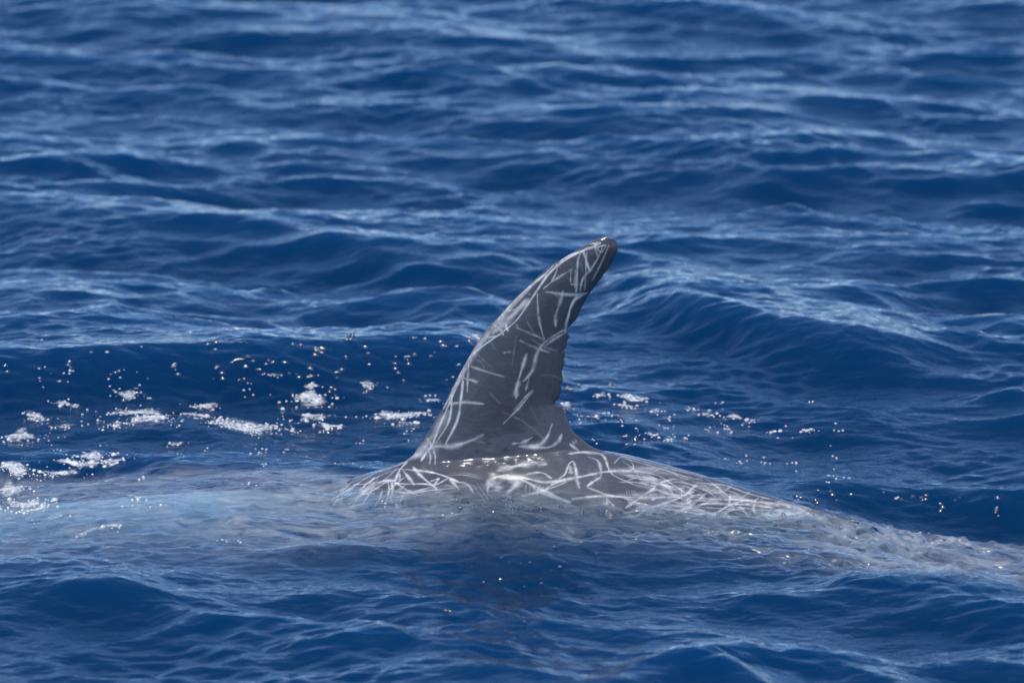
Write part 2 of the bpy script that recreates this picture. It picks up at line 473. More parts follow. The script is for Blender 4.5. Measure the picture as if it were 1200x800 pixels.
# --- scars: pale rake marks, traced on the skin as lines in the animal's own space
def Z1(*p): return [(440 + x / 3.6375, 260 + y / 3.6375) for x, y in p]
def Z2(*p): return [(360 + x / 3.6375, 440 + y / 3.6375) for x, y in p]
def Z3(*p): return [(640 + x / 3.75, 480 + y / 3.75) for x, y in p]
def Z4(*p): return [(380 + x / 7.5, 500 + y / 7.5) for x, y in p]
def Z5(*p): return [(540 + x / 7.275, 500 + y / 7.275) for x, y in p]
def Z6(*p): return [(690 + x / 4.444, 510 + y / 4.444) for x, y in p]
# (width in px, strength, points)
SC = [
 (2.2, .80, Z1((880,105),(800,145),(720,225),(640,290),(580,350),(520,420))),
 (2.0, .90, Z1((960,92),(880,125),(810,160),(740,220),(690,290),(650,350),(600,420),(540,470),(430,550),(385,600),(330,720),(290,795))),
 (1.8, .55, Z1((840,200),(760,250),(715,285))),
 (2.2, .80, Z1((880,108),(900,170),(915,215))),
 (1.8, .75, Z1((905,105),(870,140),(860,200),(858,260),(855,300))),
 (1.8, .75, Z1((945,85),(935,110),(950,150))),
 (1.8, .75, Z1((970,100),(955,140),(920,200),(885,240),(870,300))),
 (1.6, .60, Z1((995,100),(960,180),(925,250))),
 (1.6, .70, Z1((985,98),(900,118),(820,145),(770,185))),
 (1.6, .60, Z1((960,88),(890,100),(830,135))),
 (2.4, .65, Z1((725,298),(800,308),(850,310),(905,302))),
 (3.0, .65, Z1((800,290),(785,350),(768,400),(768,445))),
 (2.6, .80, Z1((860,310),(830,370),(815,430),(808,470))),
 (2.0, .75, Z1((905,302),(860,325),(835,350),(820,420))),
 (2.0, .65, Z1((690,305),(695,400),(710,470),(722,505))),
 (1.8, .50, Z1((600,450),(660,475),(720,500))),
 (2.0, .50, Z1((615,505),(680,535),(745,557))),
 (3.0, .60, Z1((815,455),(760,485),(710,525),(685,570),(670,630),(640,670),(628,680))),
 (2.0, .55, Z1((812,470),(760,500),(720,530))),
 (3.0, .75, Z1((645,560),(620,640),(603,700),(600,750))),
 (4.5, .60, Z1((612,680),(600,720),(600,750))),
 (1.8, .45, Z1((655,665),(640,720))),
 (1.8, .55, Z1((670,715),(590,800))),
 (2.2, .55, Z1((405,615),(480,640),(550,660))),
 (1.8, .45, Z1((375,665),(435,685))),
 (1.8, .50, Z1((398,580),(392,720))),
 (2.0, .80, Z1((378,620),(372,700),(358,795))),
 (2.2, .55, Z1((320,770),(400,768),(465,776))),
 (1.8, .90, Z1((505,435),(530,455),(548,485))),
 (1.6, .80, Z1((555,425),(557,445),(566,468))),
 (1.8, .70, Z1((470,492),(510,488),(545,476))),
 (8.0, .55, Z1((650,335),(580,400),(500,475))),
 (4.0, .35, Z1((620,360),(560,420))),
 (1.6, .65, Z1((770,175),(772,210),(750,255))),
 (1.6, .65, Z1((735,195),(722,240),(690,290))),
 (2.4, .45, Z1((852,205),(850,280))), (1.6, .50, Z1((832,265),(885,270))), (1.6, .45, Z1((832,205),(832,262))),
 (1.6, .55, Z1((862,150),(862,220))), (1.6, .55, Z1((900,130),(892,290))),
 (1.6, .35, Z1((545,557),(580,553))), (1.4, .5, Z1((600,438),(608,450))),
 (5.5, .45, Z1((700,240),(640,300),(580,360),(500,450),(420,560),(350,690),(300,800))),
 (1.4, .55, Z1((930,90),(960,130),(985,100))), (1.4, .5, Z1((560,380),(600,370),(640,330))),
 (1.8, .80, Z2((655,0),(610,110),(570,200),(535,290),(515,330))),
 (2.0, .85, Z2((660,0),(655,100),(640,190),(590,290))),
 (2.0, .75, Z2((620,50),(605,190),(545,290))),
 (1.6, .5, Z2((683,0),(682,70))),
 (2.4, .50, Z2((605,122),(680,115),(750,120))), (1.8, .5, Z2((670,10),(730,25))),
 (2.0, .60, Z2((965,65),(900,140),(835,205))),
 (2.6, .65, Z2((875,290),(920,285),(960,262))),
 (3.6, .65, Z2((905,300),(980,300),(1020,265),(1045,205))),
 (3.0, .60, Z2((960,305),(1030,305),(1070,280),(1085,250))),
 (4.2, .60, Z2((530,300),(620,300),(700,275),(748,252))),
 (9.0, .35, Z2((600,150),(540,250),(480,320),(430,360))), (14.0, .28, Z2((560,290),(500,320),(450,350))),
 (1.8, .65, Z4((910,190),(935,260),(925,330))), (1.8, .65, Z4((950,170),(975,260),(972,330))),
 (2.2, .75, Z4((890,80),(940,160),(900,220),(850,300))),
 # shoulder left of the fin
 (2.4, .85, Z4((730,300),(640,340),(500,380),(350,460),(200,560),(60,640))),
 (2.0, .75, Z4((730,310),(660,370),(560,400),(430,460),(300,560))),
 (3.2, .95, Z4((650,370),(800,380),(950,400),(1080,440),(1190,490))),
 (3.0, .90, Z4((780,350),(860,440),(960,520),(990,550))),
 (2.6, .75, Z4((690,380),(740,440),(790,510))),
 (2.6, .80, Z4((730,300),(660,380),(620,470),(560,470),(440,490),(260,510))),
 (2.4, .75, Z4((600,490),(700,500),(880,500),(960,510),(1010,450))),
 (2.4, .75, Z4((600,560),(720,580),(840,555),(960,520),(1090,450))),
 (2.4, .70, Z4((620,620),(720,600),(830,570),(1000,550),(1140,535))),
 (2.2, .80, Z4((590,490),(600,560),(580,650))), (2.0, .80, Z4((560,480),(570,560),(545,650))),
 (2.0, .65, Z4((560,470),(440,550),(330,600),(200,640))), (2.0, .65, Z4((440,480),(400,580),(340,670))),
 (2.0, .65, Z4((510,560),(480,640),(460,670))), (2.0, .60, Z4((660,380),(665,470))),
 (2.0, .60, Z4((620,480),(700,540),(820,600))), (2.2, .7, Z4((930,480),(1010,450))),
 (3.0, .6, Z4((1090,440),(1160,520),(1190,560))),
 (2.0, .60, Z4((400,440),(260,480),(120,560),(20,600))), (2.0, .55, Z4((360,560),(200,590),(60,600))),
 (5.0, .35, Z4((640,360),(560,440),(440,520),(300,580))), (4.0, .4, Z4((700,520),(600,600),(520,650))),
 # below the fin
 (11., .55, Z5((330,370),(420,345),(560,310),(640,300))), (9.0, .45, Z5((560,320),(660,310),(730,320))),
 (12., .55, Z5((270,460),(300,500),(330,540))), (10., .50, Z5((330,430),(430,440),(480,480),(400,560))),
 (5.0, .55, Z5((225,560),(240,480),(290,430),(400,410))), (4.5, .5, Z5((400,410),(520,450),(620,500),(760,570),(920,640))),
 (2.6, .70, Z5((555,405),(640,388),(710,395),(770,440))),
 (3.5, .60, Z5((430,440),(560,440),(700,470),(850,460),(1000,430),(1164,400))),
 (3.0, .50, Z5((520,590),(640,560),(800,510),(900,470))), (5.0, .40, Z5((620,510),(700,570),(860,620),(930,640))),
 (3.0, .65, Z5((840,440),(890,400),(920,320),(960,295),(985,380),(990,450),(1010,520))),
 (5.0, .40, Z5((930,330),(940,400))),
 (2.6, .55, Z5((1080,500),(1164,440))), (2.4, .55, Z5((930,145),(1010,205))), (3., .6, Z5((920,230),(1020,215),(1164,235))),
 (3., .6, Z5((0,470),(60,490),(105,560))), (2.4, .4, Z5((945,620),(1060,605),(1164,590))),
 (2.0, .35, Z5((965,100),(985,120),(965,135),(950,118))),
 # back behind the fin
 (2.4, .65, Z3((105,195),(180,185),(250,200),(275,260),(300,290),(380,325))),
 (2.4, .60, Z3((180,205),(225,222),(238,250),(242,290))),
 (3.0, .65, Z3((0,345),(60,312),(150,292),(260,272),(400,270),(500,290))),
 (2.4, .55, Z3((180,335),(240,295))), (2.4, .55, Z3((180,340),(300,380),(480,385),(600,380))),
 (2.4, .55, Z3((110,388),(250,378),(400,385))), (2.4, .60, Z3((350,430),(420,380),(480,340))),
 (2.0, .60, Z3((385,268),(400,280),(415,308))), (2.0, .50, Z3((300,235),(330,205),(370,222),(380,262),(290,266))),
 (2.4, .55, Z3((250,180),(330,200),(450,232),(560,262),(700,296))), (3.0, .45, Z3((330,210),(480,250),(600,290),(690,310))),
 (2.4, .65, Z3((475,345),(540,370),(620,375))), (2.6, .55, Z3((440,440),(520,410),(600,380),(660,330))),
 (2.0, .75, Z3((810,365),(805,410))), (2.0, .55, Z3((805,415),(740,455),(680,440))), (1.8, .80, Z3((920,395),(912,440),(930,462))),
 (2.0, .65, Z3((820,392),(920,400))), (2.6, .60, Z3((600,440),(700,412),(850,416),(1000,430))),
 (2.6, .55, Z3((500,432),(600,445),(700,460),(850,470))), (2.6, .55, Z3((400,430),(560,420),(700,440))),
 (2.2, .5, Z3((700,300),(760,345),(820,392))), (2.2, .5, Z3((620,380),(700,390),(810,395))), (2.2, .6, Z3((780,450),(810,470))),
 (2.6, .5, Z3((500,290),(560,330),(620,372))), (2.6, .5, Z3((430,290),(520,330),(560,370))), (2.4, .5, Z3((850,420),(890,470))),
 (2.6, .5, Z3((660,320),(780,330),(880,365),(1000,395),(1120,425))), (3., .45, Z3((880,400),(1000,410),(1150,430))),
 (6., .25, Z3((560,300),(700,350),(860,390),(1050,425))), (6., .25, Z3((420,300),(560,350),(640,400))), (2.2, .5, Z3((270,395),(300,425))),
 (2.4, .5, Z3((560,460),(640,420),(700,370))), (2.4, .45, Z3((900,440),(1040,440))), (2.2, .45, Z3((940,400),(990,425))),
]
rs = random.Random(4)
for _ in range(34):                       # pale mottling of the rear back
    x0 = rs.uniform(730, 950); top = 533 + (x0 - 738) * 0.29; y0 = rs.uniform(top + 3, 606)
    SC.append((rs.uniform(4, 9), rs.uniform(.10, .22), [(x0 - rs.uniform(8, 30), y0 - rs.uniform(-3, 6)), (x0, y0), (x0 + rs.uniform(8, 30), y0 + rs.uniform(-3, 6))]))
for _ in range(95):                       # short crossing rakes on the crowded rear back
    x0 = rs.uniform(740, 950); top = 533 + (x0 - 738) * 0.29
    y0 = rs.uniform(top + 4, 606)
    an = rs.choice([0.1, 0.35, 0.55, -0.6, -0.35, 0.2]) + rs.uniform(-.2, .2); ln = rs.uniform(12, 48); bend = rs.uniform(-5, 5)
    dx, dy = math.cos(an) * ln / 2, math.sin(an) * ln / 2 * 0.6
    SC.append((rs.uniform(1.4, 2.6), rs.uniform(.25, .55), [(x0 - dx, y0 - dy), (x0 + bend * .3, y0 + bend), (x0 + dx, y0 + dy)]))
for _ in range(22):                       # and on the shoulder
    x0 = rs.uniform(375, 470); y0 = rs.uniform(552 + (470 - x0) * .18, 590)
    an = rs.uniform(-1.1, -0.1); ln = rs.uniform(15, 45)
    dx, dy = math.cos(an) * ln / 2, math.sin(an) * ln / 2
    SC.append((rs.uniform(1.4, 2.4), rs.uniform(.35, .7), [(x0 - dx, y0 - dy), (x0, y0 + rs.uniform(-3, 3)), (x0 + dx, y0 + dy)]))
for _ in range(16):                       # faint old marks on the fin
    x0 = rs.uniform(540, 690); y0 = rs.uniform(300, 520)
    an = rs.uniform(0, 3.1); ln = rs.uniform(10, 40)
    dx, dy = math.cos(an) * ln / 2, math.sin(an) * ln / 2
    SC.append((rs.uniform(1.2, 1.8), rs.uniform(.10, .22), [(x0 - dx, y0 - dy), (x0 + rs.uniform(-2, 2), y0 + rs.uniform(-3, 3)), (x0 + dx, y0 + dy)]))

for _ in range(18):                       # sets of parallel tooth rakes
    fin_ = False
    x0, y0 = (rs.uniform(545, 680), rs.uniform(310, 520)) if fin_ else (rs.uniform(400, 900), rs.uniform(545, 600))
    an = rs.uniform(0, 3.1); ln = rs.uniform(18, 60); gap = rs.uniform(2.5, 5); bend = rs.uniform(-5, 5); st = rs.uniform(.15, .45)
    for q in range(rs.randint(2, 5)):
        ox, oy = -math.sin(an) * gap * q, math.cos(an) * gap * q * (1 if fin_ else .6)
        l2 = ln * rs.uniform(.6, 1.1); dx, dy = math.cos(an) * l2 / 2, math.sin(an) * l2 / 2 * (1 if fin_ else .6)
        SC.append((rs.uniform(.8, 1.5), st * rs.uniform(.6, 1.2), [(x0 + ox - dx, y0 + oy - dy), (x0 + ox + bend * .4, y0 + oy + bend), (x0 + ox + dx, y0 + oy + dy)]))
scar = np.zeros(len(V))
order = np.argsort(V[:, 0]); VX = V[order, 0]
def paint(P, wd, st):
    P = np.asarray(P)
    lo = np.searchsorted(VX, P[:, 0].min() - 3 * wd); hi = np.searchsorted(VX, P[:, 0].max() + 3 * wd)
    ids = order[lo:hi]
    Q = V[ids]
    ok = np.all((Q > P.min(0) - 3 * wd) & (Q < P.max(0) + 3 * wd), axis=1)
    ids = ids[ok]; Q = Q[ok]
    if not len(ids): return
    best = np.full(len(Q), 9.0); bt = np.zeros(len(Q))
    n = len(P) - 1
    for i in range(n):
        a, b = P[i], P[i + 1]; ab = b - a
        t = np.clip(((Q - a) @ ab) / max(ab @ ab, 1e-12), 0, 1)
        dd = np.linalg.norm(Q - (a + t[:, None] * ab), axis=1)
        u = dd < best
        best[u] = dd[u]; bt[u] = ((i + t) / n)[u]
    wd = wd * (0.75 + 0.35 * np.sin(bt * rs.uniform(4, 11) + rs.uniform(0, 6)))
    taper = 0.45 + 0.55 * np.sqrt(np.clip(4 * bt * (1 - bt), 0, 1))
    g = np.exp(-(best / (wd * taper * 1.15)) ** 2.0) * (0.55 + 0.45 * taper)
    scar[ids] = 1 - (1 - scar[ids]) * (1 - min(1.0, st * 1.12) * g)
for wd, st, pts in SC:
    q = catmull(pts, max(8, int(3 * len(pts))))
    hit = []
    for x, y in q:
        h = bvh.ray_cast(CAM, ray(x, y).normalized())
        if h[0] is not None: hit.append(np.array(h[0]))
    if len(hit) < 3: continue
    P = np.array(hit)
    brk = np.where(np.linalg.norm(np.diff(P, axis=0), axis=1) > 0.05)[0]
    for seg in np.split(P, brk + 1):
        if len(seg) > 1:
            paint(seg, wd * 0.58 * 1.72e-3, st)
            far = seg * np.array([1, -1, 1])           # the other flank is raked as well
            paint(far, wd * 0.58 * 1.72e-3, st * .8)
# pale head and shoulders as the species has, grey saddle and fin
hx = V[:, 0]
pale = 1 - sstep(px_x(150), px_x(430), hx + 0.25 * (V[:, 2] - ridge(hx)))
pale = np.clip(pale, 0, 1)
a = body_me.attributes.new('scar', 'FLOAT', 'POINT'); a.data.foreach_set('value', scar.astype(np.float32))
wet = (V[:, 2] > 0.1).astype(float)
nw = np.where(np.abs(V[:, 2]) <= 0.1)[0]
wet[nw] = sstep(0.0, 0.006, V[nw, 2] - water(V[nw, 0][None], V[nw, 1][None], np.ones((1, len(nw))))[2][0])
a = body_me.attributes.new('in_air', 'FLOAT', 'POINT'); a.data.foreach_set('value', wet.astype(np.float32))
a = body_me.attributes.new('pale', 'FLOAT', 'POINT'); a.data.foreach_set('value', pale.astype(np.float32))

m_skin, N, Lk = new_mat('dolphin_skin')
out = N.new('ShaderNodeOutputMaterial'); pb = N.new('ShaderNodeBsdfPrincipled')
a1 = N.new('ShaderNodeAttribute'); a1.attribute_name = 'scar'
sn = N.new('ShaderNodeTexNoise'); sn.inputs['Scale'].default_value = 48; sn.inputs['Detail'].default_value = 4; sn.inputs['Roughness'].default_value = 0.7
sr = N.new('ShaderNodeMapRange'); sr.inputs[1].default_value = 0.3; sr.inputs[2].default_value = 0.62; sr.inputs[3].default_value = 0.2; sr.inputs[4].default_value = 1.0
sx = N.new('ShaderNodeMath'); sx.operation = 'MULTIPLY'
Lk.new(sn.outputs['Fac'], sr.inputs[0]); Lk.new(sr.outputs[0], sx.inputs[0]); Lk.new(a1.outputs['Fac'], sx.inputs[1])
a2 = N.new('ShaderNodeAttribute'); a2.attribute_name = 'pale'
tc = N.new('ShaderNodeTexCoord')
nz = N.new('ShaderNodeTexNoise'); nz.inputs['Scale'].default_value = 9; nz.inputs['Detail'].default_value = 6; nz.inputs['Roughness'].default_value = 0.65
nf = N.new('ShaderNodeTexNoise'); nf.inputs['Scale'].default_value = 240; nf.inputs['Detail'].default_value = 2
mpf = N.new('ShaderNodeMapping'); mpf.inputs['Scale'].default_value = (0.35, 1, 1)
Lk.new(tc.outputs['Object'], nz.inputs['Vector']); Lk.new(tc.outputs['Object'], sn.inputs['Vector']); Lk.new(tc.outputs['Object'], mpf.inputs['Vector']); Lk.new(mpf.outputs[0], nf.inputs['Vector'])
rmp = N.new('ShaderNodeValToRGB')
rmp.color_ramp.elements[0].position = 0.3; rmp.color_ramp.elements[0].color = (0.054, 0.059, 0.073, 1)
rmp.color_ramp.elements[1].position = 0.75; rmp.color_ramp.elements[1].color = (0.088, 0.092, 0.110, 1)
Lk.new(nz.outputs['Fac'], rmp.inputs[0])
fm = N.new('ShaderNodeMix'); fm.data_type = 'RGBA'; fm.blend_type = 'MULTIPLY'; fm.inputs[0].default_value = 0.5
gr = N.new('ShaderNodeValToRGB'); gr.color_ramp.elements[0].position = 0.3; gr.color_ramp.elements[0].color = (.72, .72, .72, 1)
gr.color_ramp.elements[1].position = 0.7; gr.color_ramp.elements[1].color = (1.2, 1.2, 1.2, 1)
Lk.new(nf.outputs['Fac'], gr.inputs[0])
Lk.new(rmp.outputs[0], fm.inputs[6]); Lk.new(gr.outputs[0], fm.inputs[7])
pm = N.new('ShaderNodeMix'); pm.data_type = 'RGBA'; pm.inputs[7].default_value = (0.68, 0.68, 0.64, 1)
Lk.new(a2.outputs['Fac'], pm.inputs[0]); Lk.new(fm.outputs[2], pm.inputs[6])
sm = N.new('ShaderNodeMix'); sm.data_type = 'RGBA'; sm.inputs[7].default_value = (0.80, 0.79, 0.78, 1)
Lk.new(sx.outputs[0], sm.inputs[0]); Lk.new(pm.outputs[2], sm.inputs[6])
Lk.new(sm.outputs[2], pb.inputs['Base Color'])
pb.inputs['Roughness'].default_value = 0.42
pb.inputs['IOR'].default_value = 1.4
a3 = N.new('ShaderNodeAttribute'); a3.attribute_name = 'in_air'      # skin under water has no gloss of its own
cw = N.new('ShaderNodeMath'); cw.operation = 'MULTIPLY'; cw.inputs[1].default_value = 0.7
Lk.new(a3.outputs['Fac'], cw.inputs[0]); Lk.new(cw.outputs[0], pb.inputs['Coat Weight']); cs = N.new('ShaderNodeMath'); cs.operation = 'MULTIPLY'; cs.inputs[1].default_value = 0.12; Lk.new(a3.outputs['Fac'], cs.inputs[0]); Lk.new(cs.outputs[0], pb.inputs['Specular IOR Level'])
pb.inputs['Coat Roughness'].default_value = 0.13
pb.inputs['Coat IOR'].default_value = 1.45
bp = N.new('ShaderNodeBump'); bp.inputs['Strength'].default_value = 0.25; bp.inputs['Distance'].default_value = 0.0015
Lk.new(nf.outputs['Fac'], bp.inputs['Height']); Lk.new(bp.outputs[0], pb.inputs['Normal'])
Lk.new(pb.outputs[0], out.inputs['Surface'])
body_me.materials.clear(); body_me.materials.append(m_skin)
body_me.polygons.foreach_set('use_smooth', np.full(len(body_me.polygons), True)); body_me.update()
body_me.name = 'dolphin'
dol = bpy.data.objects.new('dolphin', body_me); COL.objects.link(dol)
dol['label'] = 'dark grey dolphin with white scratch scars, tall curved dorsal fin and back above the sea'
dol['category'] = 'dolphin'

# ------------------------------------------------------------------ foam and bubbles
def surf(x, y):
    """height of the built sea near (x, y)"""
    xx = np.array([[x]]); yy = np.array([[y]])
    X, Y, Z, _ = water(xx, yy, np.ones((1, 1)))
    return float(X[0, 0]), float(Y[0, 0]), float(Z[0, 0])
def surf_many(xs, ys):
    X, Y, Z, _ = water(np.asarray(xs)[None], np.asarray(ys)[None], np.ones((1, len(xs))))
    return X[0], Y[0], Z[0]

m_foam, N, Lk = new_mat('sea_foam')
out = N.new('ShaderNodeOutputMaterial'); pb = N.new('ShaderNodeBsdfPrincipled')
pb.inputs['Base Color'].default_value = (0.74, 0.76, 0.79, 1); pb.inputs['Roughness'].default_value = 0.35
pb.inputs['Coat Weight'].default_value = 0.5; pb.inputs['Coat Roughness'].default_value = 0.05
tb = N.new('ShaderNodeBsdfTransparent'); mx = N.new('ShaderNodeMixShader'); mx.inputs[0].default_value = 0.72
Lk.new(tb.outputs[0], mx.inputs[1]); Lk.new(pb.outputs[0], mx.inputs[2]); Lk.new(mx.outputs[0], out.inputs['Surface'])
m_bub, N, Lk = new_mat('bubble_film')
out = N.new('ShaderNodeOutputMaterial')
fr = N.new('ShaderNodeFresnel'); fr.inputs['IOR'].default_value = 2.8      # front and back wall of the film together
g = N.new('ShaderNodeBsdfGlossy'); g.inputs['Roughness'].default_value = 0.13
t = N.new('ShaderNodeBsdfTransparent'); mx = N.new('ShaderNodeMixShader')
Lk.new(fr.outputs[0], mx.inputs[0]); Lk.new(t.outputs[0], mx.inputs[1]); Lk.new(g.outputs[0], mx.inputs[2]); Lk.new(mx.outputs[0], out.inputs['Surface'])

def dome(seg, rows):
    v = []; f = []
    for i in range(rows):
        el = (i / rows) * math.pi / 2
        for j in range(seg):
            an = 2 * math.pi * (j + .5 * (i % 2)) / seg
            v.append((math.cos(el) * math.cos(an), math.cos(el) * math.sin(an), math.sin(el)))
    v.append((0, 0, 1))
    for i in range(rows - 1):
        for j in range(seg):
            a, b = i * seg + j, i * seg + (j + 1) % seg
            c_, d_ = a + seg, b + seg
            f += [(a, b, d_), (a, d_, c_)]
    for j in range(seg):
        f.append(((rows - 1) * seg + j, (rows - 1) * seg + (j + 1) % seg, len(v) - 1))
    return np.array(v), np.array(f)
def domes(name, C, R, mat, seg, rows, squash):
    dv, df = dome(seg, rows)
    C = np.asarray(C); R = np.asarray(R)
    VV = C[:, None, :] + dv[None] * R[:, None, None] * np.array([1, 1, squash])
    FF = df[None] + (np.arange(len(C)) * len(dv))[:, None, None]
    return mesh_np(name, VV.reshape(-1, 3), FF.reshape(-1, 3), mat)

rg = np.random.default_rng(8)
# foam rafts: (photo centre, half width px, half height px, bubbles)
PATCH = [(160, 484, 34, 7, 1), (172, 492, 30, 7, 1), (290, 499, 46, 9, 1.2), (240, 478, 18, 4, .8), (233, 486, 22, 4, .8), (360, 470, 22, 9, 1),
         (365, 491, 18, 6, .8), (390, 500, 16, 5, .8), (362, 456, 12, 3, .6), (432, 450, 9, 7, .6), (473, 488, 36, 5, 1), (475, 497, 14, 3, .5),
         (78, 474, 16, 5, .7), (40, 492, 14, 9, .7), (20, 512, 22, 7, .8), (70, 500, 14, 3, .4), (105, 535, 22, 6, .9), (90, 545, 26, 6, .9),
         (125, 541, 16, 4, .7), (15, 550, 26, 9, 1.2), (65, 555, 24, 4, .8), (8, 572, 20, 8, 1.1), (25, 592, 24, 9, 1.1), (40, 598, 18, 4, .7),
         (160, 582, 18, 4, .7), (170, 592, 22, 5, .7), (100, 625, 26, 4, .9), (130, 618, 16, 3, .6), (270, 634, 10, 3, .4), (60, 608, 22, 3, .5),
         (743, 467, 20, 4, 1), (707, 465, 10, 3, .6), (735, 477, 14, 3, .6), (770, 481, 8, 3, .5), (815, 480, 10, 3, .6), (830, 486, 7, 3, .5),
         (860, 491, 14, 3, .6), (880, 494, 8, 3, .6), (945, 506, 8, 4, .6), (905, 507, 5, 3, .4), (787, 516, 6, 4, .5), (770, 511, 9, 3, .4),
         (857, 505, 5, 3, .4), (668, 477, 8, 4, .5), (150, 462, 16, 6, .6), (130, 500, 12, 4, .5), (205, 520, 14, 3, .3), (320, 445, 10, 3, .3),
         (560, 397, 10, 5, .4), (508, 470, 10, 4, .5), (545, 473, 8, 5, .6)]
C = []; R = []
SV = []; SF = []; SA = []; base = 0
for px, py, hw_, hh_, dn in PATCH:
    c0 = on_z(px, py, 0.0)
    for _ in range(12):                      # walk the sight line to the built surface
        c0 = on_z(px, py, 0.5 * (c0.z + surf(c0.x, c0.y)[2]))
    if abs(surf(c0.x, c0.y)[2] - c0.z) > 0.012 or abs(c0.y - on_z(px, py, 0.0).y) > 0.9: continue
    pa = Vector(surf(c0.x, c0.y - 0.04)); pb_ = Vector(surf(c0.x, c0.y + 0.04))
    va, vb = [(p.z - CAM.z + (p.y - CAM.y) * math.tan(PITCH)) / (p.y - CAM.y) / PXA for p in (pa, pb_)]
    wx = hw_ * 1.72e-3 * 1.6; wy = min(0.25, hh_ * 0.08 / max(6.0, vb - va) * 1.15)
    nu, nv = 46, 26
    U, W = np.meshgrid(np.linspace(-1, 1, nu), np.linspace(-1, 1, nv))
    ph = rg.uniform(0, 6, 4)
    bow = 0.22 * np.sin(U * 3.1 + ph[0]) + 0.10 * np.sin(U * 7.3 + ph[1])
    X, Y, Z = surf_many((c0.x + U * wx).ravel(), (c0.y + (W + bow) * wy).ravel())
    lump = rg.normal(0, 0.0008, X.shape)
    rr = np.sqrt(U ** 2 + (W * (1.15 + 0.5 * np.sin(U * 4 + ph[2]))) ** 2).ravel()
    al = np.clip((1 - rr) * 1.25, 0, 0.85) * min(1.0, 0.6 + 0.4 * dn)
    if py > 575 and px > 45: al *= 0.75
    SV.append(np.stack([X, Y, Z + 0.0022 + lump], 1)); SA.append(al)
    q = np.arange(nu * nv).reshape(nv, nu) + base
    SF.append(np.stack([q[:-1, :-1], q[:-1, 1:], q[1:, 1:], q[1:, :-1]], -1).reshape(-1, 4)); base += nu * nv
    n = int(hw_ * hh_ * 0.30 * dn) + 6
    if py > 575 and px > 45: n = 6
    u = rg.normal(0, 0.5, n); v = rg.normal(0, 0.38, n)
    X, Y, Z = surf_many(c0.x + u * wx, c0.y + (v + 0.22 * np.sin(u * 3.1 + ph[0]) + 0.10 * np.sin(u * 7.3 + ph[1])) * wy)
    r = np.clip(rg.lognormal(math.log(0.0020), 0.45, len(X)), 0.0012, 0.0075)
    C += list(np.stack([X, Y, Z - 0.0005], 1)); R += list(r)
# loose flecks
for _ in range(110):
    px = rg.uniform(-60, 560) if rg.random() < .72 else rg.uniform(660, 1000)
    py = rg.normal(500, 45) if px < 560 else rg.normal(488, 16)
    if not (410 < py < 640): continue
    c0 = on_z(px, py, 0.02)
    k = rg.integers(1, 7)
    xs = c0.x + rg.normal(0, 0.010, k); ys = c0.y + rg.normal(0, 0.02, k)
    X, Y, Z = surf_many(xs, ys)
    C += list(np.stack([X, Y, Z - 0.001], 1)); R += list(rg.uniform(0.0014, 0.0032, k))
fl = domes('foam_bubbles', C, R, m_foam, 6, 2, 0.8)
fl['label'] = 'tiny white foam bubbles flecking the sea around the fin'; fl['category'] = 'foam bubbles'; fl['kind'] = 'stuff'
m_lace, N, Lk = new_mat('foam_lace')
out = N.new('ShaderNodeOutputMaterial'); pb = N.new('ShaderNodeBsdfPrincipled'); tb = N.new('ShaderNodeBsdfTransparent'); mx = N.new('ShaderNodeMixShader')
pb.inputs['Base Color'].default_value = (0.78, 0.80, 0.82, 1); pb.inputs['Roughness'].default_value = 0.4
tc = N.new('ShaderNodeTexCoord'); cv = N.new('ShaderNodeAttribute'); cv.attribute_name = 'cover'
n1 = N.new('ShaderNodeTexNoise'); n1.inputs['Scale'].default_value = 30; n1.inputs['Detail'].default_value = 6; n1.inputs['Roughness'].default_value = 0.68; n1.inputs['Distortion'].default_value = 1.2
vo = N.new('ShaderNodeTexVoronoi'); vo.feature = 'DISTANCE_TO_EDGE'; vo.inputs['Scale'].default_value = 130
wsp = N.new('ShaderNodeMapping'); wsp.inputs['Scale'].default_value = (0.55, 1, 1)
Lk.new(tc.outputs['Object'], wsp.inputs[0]); Lk.new(wsp.outputs[0], n1.inputs['Vector']); Lk.new(wsp.outputs[0], vo.inputs['Vector'])
# lace: cover + noise beyond a threshold, cell walls denser than cell middles
s1 = N.new('ShaderNodeMath'); s1.operation = 'MULTIPLY_ADD'; s1.inputs[1].default_value = 0.62
Lk.new(cv.outputs['Fac'], s1.inputs[0]); Lk.new(n1.outputs['Fac'], s1.inputs[2])
r1 = N.new('ShaderNodeMapRange'); r1.inputs[1].default_value = 0.80; r1.inputs[2].default_value = 1.15
Lk.new(s1.outputs[0], r1.inputs[0])
r2 = N.new('ShaderNodeMapRange'); r2.inputs[1].default_value = 0.0; r2.inputs[2].default_value = 0.35; r2.inputs[3].default_value = 1.0; r2.inputs[4].default_value = 0.25
Lk.new(vo.outputs['Distance'], r2.inputs[0])
mu = N.new('ShaderNodeMath'); mu.operation = 'MULTIPLY'; mu.use_clamp = True
edge = N.new('ShaderNodeMath'); edge.operation = 'MULTIPLY'
Lk.new(r1.outputs[0], mu.inputs[0]); Lk.new(r2.outputs[0], mu.inputs[1])
lim = N.new('ShaderNodeMapRange'); lim.inputs[1].default_value = 0.0; lim.inputs[2].default_value = 0.12
Lk.new(cv.outputs['Fac'], lim.inputs[0]); Lk.new(mu.outputs[0], edge.inputs[0]); Lk.new(lim.outputs[0], edge.inputs[1])
bp = N.new('ShaderNodeBump'); bp.inputs['Distance'].default_value = 0.004; bp.inputs['Strength'].default_value = 0.8
Lk.new(vo.outputs['Distance'], bp.inputs['Height']); Lk.new(bp.outputs[0], pb.inputs['Normal'])
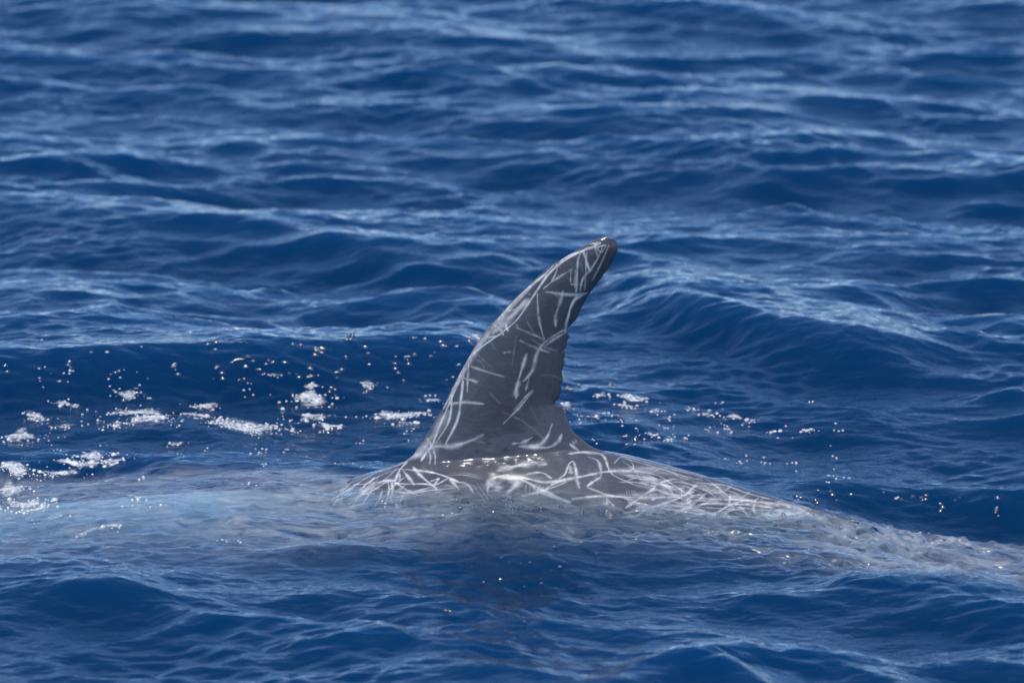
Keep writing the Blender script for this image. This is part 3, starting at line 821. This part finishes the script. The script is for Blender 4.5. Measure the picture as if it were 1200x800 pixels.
Lk.new(edge.outputs[0], mx.inputs[0]); Lk.new(tb.outputs[0], mx.inputs[1]); Lk.new(pb.outputs[0], mx.inputs[2]); Lk.new(mx.outputs[0], out.inputs['Surface'])
foam = mesh_np('sea_foam', np.concatenate(SV), np.concatenate(SF), m_lace)
a = foam.data.attributes.new('cover', 'FLOAT', 'POINT'); a.data.foreach_set('value', np.concatenate(SA).astype(np.float32))
foam['label'] = 'white patches of sea foam drifting on the dark water around the fin'
foam['category'] = 'foam'; foam['kind'] = 'stuff'

C = []; R = []
GL = [(245, 404), (254, 402), (262, 400), (283, 401), (287, 399), (345, 404), (350, 405), (375, 410), (380, 409), (408, 398), (414, 395), (417, 387),
      (428, 391), (454, 384), (463, 385), (372, 411), (432, 414), (406, 418), (433, 428), (461, 424), (480, 416), (486, 415), (481, 427), (467, 437),
      (505, 417), (520, 405), (535, 406), (552, 402), (396, 436), (362, 433), (330, 428), (310, 431), (316, 430), (301, 434), (295, 431), (290, 429),
      (276, 420), (254, 430), (259, 442), (284, 444), (204, 425), (209, 446), (239, 439), (391, 457), (363, 441), (345, 438), (537, 428), (524, 445),
      (530, 442), (380, 505), (385, 507), (390, 504), (375, 507), (682, 450), (716, 449), (700, 463), (669, 457), (680, 488), (687, 489), (694, 489),
      (699, 488), (740, 497), (745, 515), (748, 517), (729, 490), (666, 482), (955, 470), (941, 580), (978, 574), (1002, 578), (963, 585), (986, 585),
      (1056, 582), (1071, 580), (1085, 584), (1103, 598), (1168, 595), (1164, 607), (1080, 582), (1040, 575), (1120, 582), (1165, 584), (106, 413), (125, 413),
      (82, 430), (10, 435), (60, 440), (130, 440), (170, 462), (145, 470), (160, 455)]
GS = [(560, 665), (590, 658), (600, 660), (614, 662), (625, 661), (520, 705), (525, 715), (515, 702), (530, 716), (640, 685), (618, 727), (655, 690),
      (548, 741), (660, 742), (595, 680), (575, 683), (622, 688), (650, 670), (660, 667), (700, 650), (690, 628), (650, 642)]
wl = [(430, 590), (480, 584), (560, 578), (620, 586), (700, 597), (800, 604), (900, 605), (960, 603)]
for _ in range(70):
    px = rg.uniform(430, 960) if rg.random() < .4 else rg.uniform(530, 720)
    GS.append((px, float(np.interp(px, [p[0] for p in wl], [p[1] for p in wl])) + abs(rg.normal(0, 9))))
for _ in range(55):
    px = rg.normal(1040, 70)
    GS.append((px, 600 + (px - 940) * 0.16 + abs(rg.normal(8, 14))))
NG = len(GL)
for gi, (px, py) in enumerate(GL + GS):
    for q in range(int(rg.integers(1, 4)) if gi < NG else 1):
        c0 = on_z(px + rg.normal(0, 5) * (q > 0), py + rg.normal(0, 2.0) * (q > 0), 0.03)
        for _ in range(10):
            c0 = on_z(px, py, 0.5 * (c0.z + surf(c0.x, c0.y)[2]))
        if abs(surf(c0.x, c0.y)[2] - c0.z) > 0.02 or abs(c0.y - on_z(px, py, 0.0).y) > 0.9: continue
        X, Y, Z = surf(c0.x + rg.normal(0, .008) * (q > 0), c0.y + rg.normal(0, .015) * (q > 0))
        C.append((X, Y, Z - 0.001)); R.append(rg.uniform(0.0028, 0.0075) if gi < NG else rg.uniform(0.002, 0.0055))
bub = domes('water_bubbles', C, R, m_bub, 12, 5, 0.9)
bub['label'] = 'clear glinting bubbles scattered over the dark wave faces'
bub['category'] = 'bubbles'; bub['kind'] = 'stuff'
